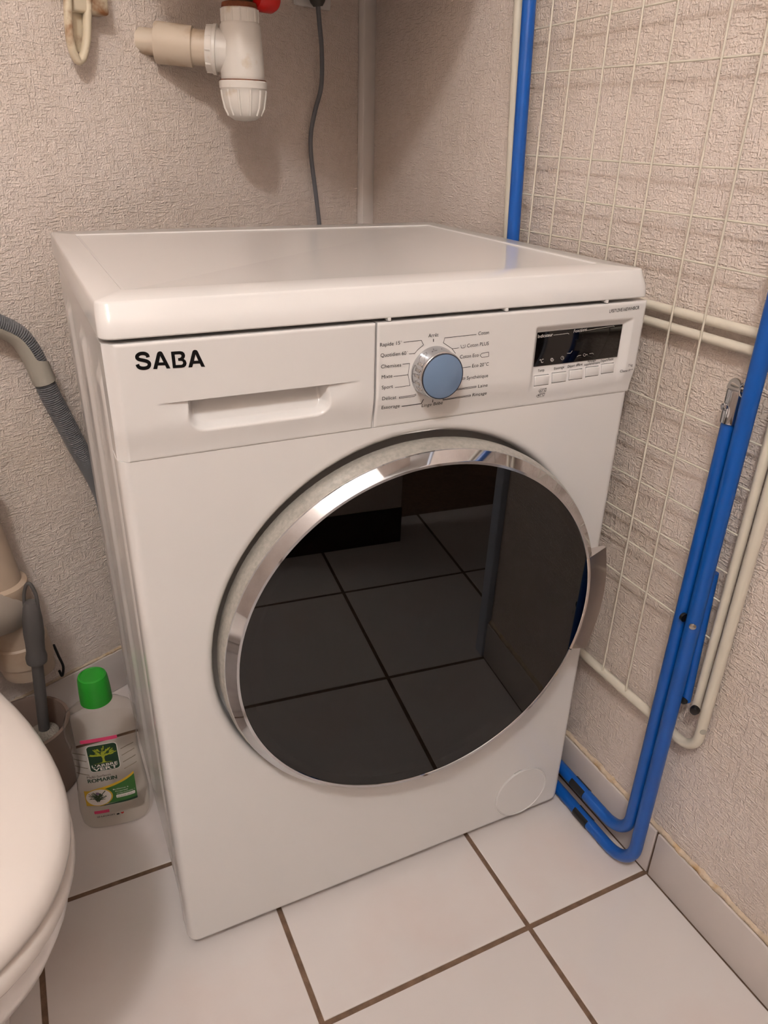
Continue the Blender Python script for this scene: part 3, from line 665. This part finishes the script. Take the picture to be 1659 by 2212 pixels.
# water heater above (it throws the broad shadow), with safety valve, drain trap and pipe
hc = Vector((.250, wy(.250), 0))+NW*.262; HR = .235; HZ = 1.235
heater = thing('water_heater', 'white cylindrical wall-mounted water heater hanging above the drain trap', 'water heater', (hc.x, hc.y, HZ))
lathe('tank', [(.02, HZ), (.12, HZ+.004), (.19, HZ+.015), (.222, HZ+.032), (HR, HZ+.060), (HR, HZ+.80), (.20, HZ+.86), (.08, HZ+.89)], WHITE, heater, n=64, frame=(Vector((hc.x, hc.y, 0)), Vector((1, 0, 0)), Vector((0, 1, 0)), Vector((0, 0, 1))))
box('wall_bracket', -.09, .09, .0, .05, HZ+.15, HZ+.20, WHITE, heater, M=Matrix.Translation(Vector((hc.x, hc.y, 0))-NW*.262) @ Matrix.Rotation(math.atan2(T.y, T.x)+math.pi, 4, 'Z'))
SO = .102; S0 = wall_pt(522, 118, SO); SX, SY = S0.x, S0.y
def sz(py): return on_plane(522, py, Vector((SX, SY, 0)), NW).z
sf = (Vector((SX, SY, 0)), T, -NW, Vector((0, 0, 1)))
trap = thing('drain_trap', 'white plastic bottle trap with ribbed cup hanging from the wall above the washing machine', 'drain trap', (SX, SY, sz(262)))
zb = sz(262); zk = sz(175); zn0, zn1 = sz(50), sz(22)
lathe('trap_body', [(.0305, zk-.004), (.0325, zk+.002), (.0328, zk+.012), (.0324, zk+.03), (.0300, zn0-.004), (.0275, zn0)], PVC, trap, n=48, frame=sf)
cup = [(.004, zb), (.016, zb+.0015), (.025, zb+.007), (.0305, zb+.018), (.0335, zb+.034), (.0345, zk-.012), (.0362, zk-.010), (.0364, zk-.002), (.0350, zk)]
cu = lathe('trap_cup', cup, PVC, trap, n=48, frame=sf)
for k in range(12):
    a = 2*math.pi*k/12+.12; pr = []
    for r, z in ((.0255, zb+.008), (.0308, zb+.019), (.0338, zb+.034), (.0346, zk-.0125)): pr.append(sf[0]+sf[1]*(math.cos(a)*r)+sf[2]*(math.sin(a)*r)+Vector((0, 0, z)))
    tube('cup_rib', pr, .0019, PVC, cu, 6)
lathe('seal_line', [(.0351, zk-.0005), (.0351, zk+.0012), (.0328, zk+.0012)], RUST, trap, n=48, frame=sf)
nut = lathe('top_nut', [(.0268, zn0-.002), (.0276, zn0), (.0276, zn1), (.0255, zn1+.002)], PVC, trap, n=48, frame=sf)
for k in range(14):
    a = 2*math.pi*k/14; c = sf[0]+sf[1]*(math.cos(a)*.0274)+sf[2]*(math.sin(a)*.0274); tube('nut_rib', [c+Vector((0, 0, zn0)), c+Vector((0, 0, zn1))], .0014, PVC, nut, 6)
lathe('rust_ring', [(.0258, zn1), (.0262, zn1+.003), (.0250, zn1+.008), (.0225, zn1+.009)], RUST, trap, n=32, frame=sf)
E0 = wall_pt(314, 89); S1 = Vector((SX, SY, sz(114))); dirp = (S1-E0).normalized(); Lp = (S1-E0).length
af = axis_frame(E0, S1)
tube('outlet_stub', [E0-dirp*.012, E0+dirp*(Lp*.5)], .0178, OLDPVC, trap, 20)
lathe('outlet_sleeve', [(.0185, Lp*.10), (.0268, Lp*.108), (.0278, Lp*.13), (.0272, Lp*.49), (.0240, Lp*.50), (.0235, Lp*.66)], OLDPVC, trap, n=32, frame=af)
on_ = lathe('outlet_nut', [(.0240, Lp*.635), (.0305, Lp*.64), (.0310, Lp*.65), (.0320, Lp*.70), (.0335, Lp*.715), (.0335, Lp*.745), (.0290, Lp*.75), (.0270, Lp*.86)], PVC, trap, n=32, frame=af)
for k in range(10):
    a = 2*math.pi*k/10; c = af[0]+af[1]*(math.cos(a)*.0312)+af[2]*(math.sin(a)*.0312); tube('nut_rib', [c+dirp*(Lp*.645), c+dirp*(Lp*.70)], .0016, PVC, on_, 6)
valve = thing('safety_valve', 'tarnished brass safety valve with a red handle on top of the drain trap', 'valve', (SX, SY, zn1+.009))
lathe('valve_body', [(.014, zn1+.0095), (.017, zn1+.014), (.017, zn1+.05), (.013, zn1+.055), (.011, HZ+.004)], BRASS, valve, n=24, frame=sf)
hv = wall_pt(571, -4, SO+.012)
lathe('red_handle', [(.004, -.021), (.015, -.019), (.0185, -.012), (.0185, .012), (.015, .019), (.004, .021)], RED, valve, n=28, frame=(hv, T.cross(Vector((0,0,1))), Vector((0, 0, 1)), T))
tube('valve_stem', [Vector((SX, SY, hv.z)), hv], .007, BRASS, valve, 14)

# wall socket, plug and power cable
sk0 = wall_pt(632, 10); sk1 = wall_pt(707, 26); s0 = (sk0-Vector((XL, wy(XL), 0))).dot(T); s1 = (sk1-Vector((XL, wy(XL), 0))).dot(T); zk0 = (sk0.z+wall_pt(705, 24).z)/2
soc = thing('wall_socket', 'white square wall socket holding a plug behind the washing machine', 'socket', tuple(wall_pt(670, 15)))
box('plate', s0, s1, -.010, -.0003, zk0, zk0+(s1-s0), WHITEP, soc, bev=.003, M=M_b)
box('inner_face', s0+.013, s1-.016, -.0125, -.0098, zk0+.012, zk0+(s1-s0)-.01, WHITEP, soc, bev=.002, M=M_b)
pp = wall_pt(686, 8, .035)
cab = thing('power_cable', 'grey power cable running from the plug down the wall behind the washing machine', 'cable', tuple(pp))
cpts = [wall_pt(686, -6, .035), wall_pt(687, 12, .034)]+[wall_pt(px, py, o) for px, py, o in [(690, 50, .028), (695, 110, .02), (694, 185, .012), (681, 238, .010), (672, 285, .009), (672, 335, .009), (681, 410, .010), (690, 487, .012), (697, 570, .02)]]
tube('cord', spline(cpts, 8), .0041, CABLE, cab, 12)
tube('plug', [wall_pt(684, -60, .030), wall_pt(685, -10, .032), wall_pt(686, 5, .034), wall_pt(687, 14, .034)], [.017, .0165, .0125, .008], mat('dark_grey_plug', (66, 64, 60), .5), cab, 16)

# old iron bracket with hanging loop near the seam
br = thing('wall_bracket', 'rusty cream iron bracket with a hanging loop on the wall above the hose', 'bracket', tuple(wall_pt(170, 30)))
IRON = mat('cream_painted_iron', (210, 196, 170), .5, mix=((138, 92, 54), 40, .50, .70))
def wl(px, py): p = wall_pt(px, py, .02); return (p-Vector((XL, wy(XL), 0))).dot(T), p.z
(xa, za), (xb, zb2) = wl(148, 0), wl(230, 36)
box('bracket_plate', xa, xb, -.030, -.0027, zb2, zb2+.09, IRON, br, bev=.004, M=M_b)
box('bracket_arm', xa-.11, xa+.004, -.014, -.0027, zb2+.022, zb2+.030, IRON, br, bev=.001, M=M_b)
Lp_ = [wall_pt(px, py, o) for px, py, o in [(147, -40, .030), (146, 0, .030), (148, 50, .029), (153, 95, .027), (163, 124, .025), (171, 131, .024), (180, 120, .024), (186, 90, .024), (188, 50, .025), (189, 0, .026), (189, -40, .026)]]
tube('hanging_loop', spline(Lp_, 8), .0066, IRON, br, 10, ry=.0055)
wb = [wall_pt(px, py, .018) for px, py in [(156, -40), (156, 60), (166, 112), (178, 112), (182, 60), (182, -40)]]
r0 = [p for p in wb]; r1 = [p-NW*.003 for p in wb]
join_parts('loop_web', [G_loft([r0, r1])], IRON, br, 30)

# soil pipe in the corner beside the toilet brush
sp = thing('soil_pipe', 'aged beige waste pipe with a branch behind the toilet brush', 'pipe', tuple(Vector((-.150, wy(-.150), 0))+NW*.048))
pl = Vector((-.163, wy(-.163), .17))+NW*.047; pt_ = Vector((-.181, wy(-.181), .345))+NW*.047; pa = Vector((-.172, wy(-.172), 0))+NW*.047; dp_ = (pt_-pl).normalized()
fr = (pl-dp_*.17, T, -NW, dp_)
tube('riser', [pt_+dp_*.28, pt_+dp_*.1, pt_-dp_*.005], [.036, .036, .037], SOIL, sp, 32)
lathe('tee_body', [(.030, .165), (.040, .170), (.0415, .19), (.0415, .195), (.0445, .197), (.0445, .235), (.0415, .238), (.0415, .33), (.0440, .334), (.0440, .345), (.037, .349)], SOIL, sp, n=40, frame=fr)
lathe('torn_collar', [(.0385, .488), (.0405, .490), (.0415, .512), (.0395, .516)], OLDPVC, sp, n=32, frame=fr)
tube('branch', [wall_pt(34, 1318, .052), wall_pt(12, 1322, .066), wall_pt(-25, 1330, .088), wall_pt(-120, 1352, .14)], [.026, .0335, .0350, .0350], mat('pale_grey_pvc', (190, 178, 166), .45), sp, 28)
cl = Vector((pl.x, pl.y, 0))+T*.041+NW*.012
tube('wire_clip', spline([cl+Vector((0, 0, .20)), cl+T*.004+Vector((0, 0, .175)), cl+T*.008+Vector((0, 0, .150)), cl+T*.003+Vector((0, 0, .133)), cl+T*.000+Vector((0, 0, .146))], 5), .0022, BLACK, sp, 6)

# toilet brush and its pot
PC = Vector((-.163, .402, 0)); PR = .066
pot = thing('brush_pot', 'taupe cylindrical pot on the floor holding the toilet brush', 'brush holder', tuple(PC))
lathe('pot_shell', [(PR-.006, .0008), (PR-.001, .003), (PR-.001, .105), (PR+.001, .117), (PR+.001, .121), (PR-.004, .122), (PR-.006, .118), (PR-.006, .006), (.002, .005)], POT, pot, n=48, frame=(PC, Vector((1, 0, 0)), Vector((0, 1, 0)), Vector((0, 0, 1))), c1=False)
ba = Vector((-.1455, .408, .016)); bt = Vector((-.1140, .410, .370)); bd = (bt-ba).normalized()
brf = axis_frame(ba, bt); bL = (bt-ba).length
brush = thing('toilet_brush', 'grey toilet brush with a looped rubber grip standing in the taupe pot', 'toilet brush', tuple(ba))
lathe('stem', [(.0085, .04), (.0088, bL*.62)], BRUSHGREY, brush, n=20, frame=brf)
lathe('brush_head', [(.012, .0), (.028, .01), (.030, .05), (.022, .075), (.009, .08)], mat('dirty_bristle', (150, 140, 128), .9, bump=(300, .004)), brush, n=24, frame=brf)
gh = lathe('grip', [(.0090, bL*.605), (.0150, bL*.60), (.0158, bL*.625), (.0135, bL*.655), (.0138, bL*.70), (.0150, bL*.75), (.0142, bL*.82), (.0118, bL*.875), (.0105, bL*.89), (.0085, bL*.905), (.003, bL*.91)], BRUSHGREY, brush, n=28, frame=brf)
sd = right; P0 = ba+bd*(bL*.885)
tube('hanging_loop', spline([P0-sd*.0095, P0-sd*.0088+bd*.018, P0-sd*.0045+bd*.034, P0+bd*.0385, P0+sd*.0042+bd*.034, P0+sd*.0092+bd*.018, P0+sd*.0105-bd*.002], 6), .0026, BRUSHGREY, gh, 8)

# ------------------------------------------------------------------ toilet (edge of lid, seat and bowl)
TA = NW.copy(); TR = T.copy(); TC = Vector((-.310, .003, 0))
def egg(s, z, L=.293, Wd=.180, Lb=.205, off=0.0, n=72, sw=None):
    out = []
    for k in range(n):
        a = 2*math.pi*k/n; c, s_ = math.cos(a), math.sin(a); e = 2/2.48 if c >= 0 else 2/3.2
        u = math.copysign(abs(c)**e, c)*(L if c >= 0 else Lb)*s; v_ = math.copysign(abs(s_)**e, s_)*Wd*(sw or s)
        out.append(TC+TA*(u+off)+TR*v_+Vector((0, 0, z)))
    return out
toi = thing('toilet', 'white toilet with closed lid beside the washing machine', 'toilet', tuple(TC))
join_parts('lid', [G_loft([egg(.955, .4185), egg(.985, .419), egg(.998, .4225), egg(1.0, .428), egg(.992, .435), egg(.972, .4405), egg(.93, .4445), egg(.82, .4475), egg(.5, .449), egg(.1, .4495)])], TOILETP, toi, 60)
join_parts('seat', [G_loft([egg(.96, .3905), egg(.985, .392), egg(.997, .398), egg(.997, .407), egg(.985, .4145), egg(.95, .4172), egg(.7, .4172), egg(.66, .410), egg(.66, .3905)], False, False)], TOILETP, toi, 60)
join_parts('bowl', [G_loft([egg(.94, .390), egg(.955, .383), egg(.95, .360), egg(.90, .32, off=-.005), egg(.78, .25, off=-.025), egg(.60, .17, off=-.055), egg(.50, .09, off=-.075), egg(.52, .03, off=-.075), egg(.56, .001, off=-.07)])], PORC, toi, 60)
tk = TC-TA*.325
M_t = Matrix(((TR.x, -TA.x, 0, tk.x), (TR.y, -TA.y, 0, tk.y), (0, 0, 1, 0), (0, 0, 0, 1)))
box('tank', -.185, .185, -.075, .075, .395, .76, PORC, toi, bev=.02, seg=4, M=M_t); box('tank_lid', -.192, .192, -.082, .082, .7605, .79, PORC, toi, bev=.01, seg=3, M=M_t)

# ------------------------------------------------------------------ cleaning bottle
BC = Vector((-.0535, .278, 0)); BR = math.radians(-9); BXv = Vector((math.cos(BR), math.sin(BR), 0)); BYv = Vector((-math.sin(BR), math.cos(BR), 0))
bot = thing('cleaner_bottle', 'clear cleaner bottle with a green cap on the floor beside the washing machine', 'bottle', tuple(BC))
bp_ = [(.0012, .040, .024), (.003, .0465, .029), (.012, .0505, .0320), (.035, .0520, .0330), (.060, .0505, .0325), (.090, .0480, .0320), (.120, .0462, .0315), (.145, .0462, .0315), (.165, .0485, .0325), (.182, .0510, .0330), (.196, .0505, .0325), (.208, .0455, .0300), (.217, .0360, .0255), (.223, .0265, .0205), (.227, .0185, .0165), (.232, .0160, .0160)]
def bwd(z):
    for (z0, w0, d0), (z1, w1, d1) in zip(bp_[:-1], bp_[1:]):
        if z <= z1:
            t = max(0, (z-z0)/(z1-z0)); return w0+(w1-w0)*t, d0+(d1-d0)*t
    return bp_[-1][1:]
def bring(z, sc=1.0, n=48, ins=0.0):
    wd, dp = bwd(z); wd -= ins; dp -= ins; e = 2/(3.4 if z < .2 else 3.4-1.4*min(1, (z-.2)/.027)); o = []
    for k in range(n):
        a = 2*math.pi*k/n; x = math.copysign(abs(math.cos(a))**e, math.cos(a))*wd; y = math.copysign(abs(math.sin(a))**e, math.sin(a))*dp
        o.append(BC+BXv*x+BYv*y+Vector((0, 0, z)))
    return o
def zfine(a, b): return sorted(set([a, b]+[q[0] for q in bp_ if a < q[0] < b]+[a+(b-a)*k/24 for k in range(25)]))
join_parts('shell', [G_loft([bring(z) for z in zfine(.0012, .232)])], BOTTLE, bot, 60)
join_parts('fluid_surface', [([p for p in bring(.182, ins=.0015)], [tuple(range(48))])], FLUID, bot, 60)
for k in range(4):
    for sx in (-1, 1):
        zz = .118+.0135*k; pr = []
        for q in range(5):
            x = sx*(.0425-.018*q/4); wd, dp = bwd(zz); y = -dp*(1-min(1, abs(x)/wd)**3.4)**(1/3.4); pr.append(BC+BXv*x+BYv*(y-.0002)+Vector((0, 0, zz+.0015*math.sin(q))))
        tube('grip_ridge', pr, .0006, CLEARR, bot, 6)
cf = (BC, BXv, BYv, Vector((0, 0, 1)))
lathe('cap', [(.0205, .2295), (.0222, .231), (.0218, .250), (.0206, .2705), (.0192, .2745), (.0165, .2755), (.0158, .2745), (.008, .2748)], GREENCAP, bot, n=40, frame=cf)
# label printed on the front face; positions read on the plane of the front face
bn = -BYv; bpl = BC+BYv*(-.032)
def bxy(q):
    p = on_plane(180+q[0]/10.053, 1570+q[1]/10.053, bpl, bn)-BC; return p.dot(BXv), p.z
LAY = [0]
def bmap(lay):
    def fn(x, z):
        wd, dp = bwd(z); t = min(.985, abs(x)/wd); y = -dp*(1-t**3.4)**(1/3.4); return BC+BXv*x+BYv*(y-.0003-.00025*lay)+Vector((0, 0, z))
    return fn
SLX = [-.045+.006*k for k in range(16)]
def bd_(name, shapes, m, lay): return decal(name, shapes, bmap(lay), m, bot, SLX)
GRN = mat('label_dark_green', (14, 52, 30), .45); GRN2 = mat('label_green', (52, 104, 44), .45); LIME = mat('label_lime', (160, 168, 44), .45); YEL = mat('label_yellow', (206, 166, 44), .45); PINK = mat('label_pink', (206, 60, 104), .45)
LWH = mat('label_white', (226, 218, 210), .5); BRN = mat('label_brown', (84, 58, 44), .5); LEAF = mat('label_leaf', (48, 66, 38), .5); VIO = mat('label_violet', (128, 104, 130), .5)
def poly(pts): return curve2d([[bxy(p) for p in pts]])
# logo square: take the four corners and round them
ca, cb, cc_, cdn = [bxy(p) for p in [(40, 420), (725, 310), (810, 890), (150, 1005)]]
lx0, lx1 = (ca[0]+cdn[0])/2, (cb[0]+cc_[0])/2; lz0, lz1 = (cc_[1]+cdn[1])/2, (ca[1]+cb[1])/2
bd_('logo_border', [curve2d([rrect(lx0, lx1, lz0, lz1, .006)])], LWH, 1); bd_('logo_square', [curve2d([rrect(lx0+.0009, lx1-.0009, lz0+.0009, lz1-.0009, .0053)])], GRN, 2)
lw, lh = lx1-lx0, lz1-lz0
def lg(u, t): return (lx0+lw*u, lz0+lh*t)
tree = [curve2d([[lg(*q) for q in [(.40, .31), (.60, .31), (.54, .36), (.53, .48), (.57, .58), (.43, .58), (.47, .48), (.46, .36)]]]), curve2d([[lg(*q) for q in [(.12, .295), (.5, .335), (.9, .295), (.5, .31)]]])]
rnd = random.Random(5)
for k in range(46):
    a = math.radians(rnd.uniform(8, 172)); r0_, r1_ = rnd.uniform(.02, .30), 0; r1_ = r0_+rnd.uniform(.08, .15); c0 = (.5, .56)
    tree.append(stroke2d([lg(c0[0]+r0_*1.1*math.cos(a), c0[1]+r0_*.85*math.sin(a)), lg(c0[0]+r1_*1.1*math.cos(a), c0[1]+r1_*.85*math.sin(a)+.0)], lw*.034))
bd_('logo_tree', tree, LIME, 3)
def bt_(s, x0, x1, z, h, m, lay=3, bold=.01, sh=0.0): bd_('label_lettering', [fit(text2d(s, bold, sh), x0, x1, z, h)], m, lay)
bt_("L'ARBRE", lg(.08, 0)[0], lg(.92, 0)[0], lg(0, .175)[1], lh*.095, LWH, 3, .02); bt_('VERT', lg(.10, 0)[0], lg(.90, 0)[0], lg(0, .045)[1], lh*.105, LWH, 3, .025)
x0, z0 = bxy((0, 375)); x1, z1 = bxy((735, 225)); zz = (z0+z1)/2
bd_('label_strip', [curve2d([rrect(x0-.004, x1, zz, zz+.0065, .0015)])], PINK, 1)
x0, z0 = bxy((80, 1140)); x1, z1 = bxy((600, 1050)); bt_('Multi-Surfaces', x0, x1, (z0+z1)/2, .0042, BRN, 1, .005)
x0, z0 = bxy((100, 1240)); x1, z1 = bxy((738, 1120)); bt_('ROMARIN', x0, x1, (z0+z1)/2, .0072, GRN, 1, .03)
# banner: yellow arc, green field, white oval with a rosemary sprig, dark strip
qa, qb, qc, qd = [bxy(p) for p in [(10, 1330), (1075, 1040), (1195, 1510), (60, 1815)]]
gx0, gx1 = (qa[0]+qd[0])/2, (qb[0]+qc[0])/2; gz0, gz1 = (qc[1]+qd[1])/2, (qa[1]+qb[1])/2; gw, gh_ = gx1-gx0, gz1-gz0
def gb(u, t): return (gx0+gw*u, gz0+gh_*t)
top = [(u/12, .66+.40*(u/12)**2.2) for u in range(13)]
bd_('banner_arc', [curve2d([[gb(u, t+.10) for u, t in top[3:]]+[gb(u, t) for u, t in reversed(top[3:])]])], YEL, 1)
bd_('banner_field', [curve2d([[gb(*q) for q in [(0, .06), (.12, .06)]]+[gb(.5, .06), gb(1, .06)]+[gb(u, t) for u, t in reversed(top)]])], GRN2, 1)
bd_('banner_yellow', [curve2d([[gb(0, .05), gb(.16, .05), gb(.12, .42), gb(.22, .72), gb(.4, .74), gb(.0, .70)]])], YEL, 2)
bd_('banner_strip', [curve2d([[gb(.25, .0), gb(1, .0), gb(1, .10), gb(.3, .035)]])], GRN, 2)
ov = [gb(.27+.27*math.cos(2*math.pi*k/32), .40+.38*math.sin(2*math.pi*k/32)) for k in range(32)]; ov2 = [gb(.265+.245*math.cos(2*math.pi*k/32), .40+.345*math.sin(2*math.pi*k/32)) for k in range(32)]
bd_('oval_rim', [curve2d([ov])], YEL, 3); bd_('oval', [curve2d([ov2])], LWH, 4)
bd_('rosemary_sprig', [stroke2d([gb(.25+rnd.uniform(-.03, .03), .20+.3*rnd.random()), gb(.25+rnd.uniform(-.17, .17), .30+.36*rnd.random())], .0010) for k in range(44)], LEAF, 5)
bd_('rosemary_flower', [curve2d([[gb(.26+.035*math.cos(2*math.pi*k/10), .58+.06*math.sin(2*math.pi*k/10)) for k in range(10)]])], VIO, 6)
bt_('Brillance à', gb(.56, 0)[0], gb(.86, 0)[0], gb(0, .60)[1], .0024, LWH, 3, .0); bt_('Propreté', gb(.60, 0)[0], gb(.84, 0)[0], gb(0, .50)[1], .0024, LWH, 3, .0); bt_('irréprochable !', gb(.62, 0)[0], gb(.97, 0)[0], gb(0, .41)[1], .0022, LWH, 3, .0)
bd_('dose_tag', [curve2d([rrect(gb(.60, 0)[0], gb(.97, 0)[0], gb(0, .24)[1], gb(0, .37)[1], .0015)])], LWH, 3); bt_('La juste dose !', gb(.62, 0)[0], gb(.95, 0)[0], gb(0, .275)[1], .0022, BRN, 4, .0, .2)
x0, z0 = bxy((245, 1890)); x1, z1 = bxy((560, 1770)); bd_('label_patch', [curve2d([rrect(x0, x1, (z0+z1)/2-.0035, (z0+z1)/2+.0025, .0008)])], PINK, 1)
x0, z0 = bxy((300, 1965)); x1, z1 = bxy((690, 1895)); bt_('20 LAVAGES', x0, x1, (z0+z1)/2, .0028, INK, 1, .01)
xh, zh = bxy((850, 1850)); bd_('heart_mark', [curve2d([[(xh+.0024*q[0], zh+.0022*q[1]) for q in [(0, -1), (1, .2), (.9, .8), (.45, 1), (0, .6), (-.45, 1), (-.9, .8), (-1, .2)]]])], RED, 1)
xh, zh = bxy((755, 1875)); bd_('basket_mark', [curve2d([rrect(xh-.002, xh+.002, zh-.0014, zh+.0014, .0005)])], INK, 1)
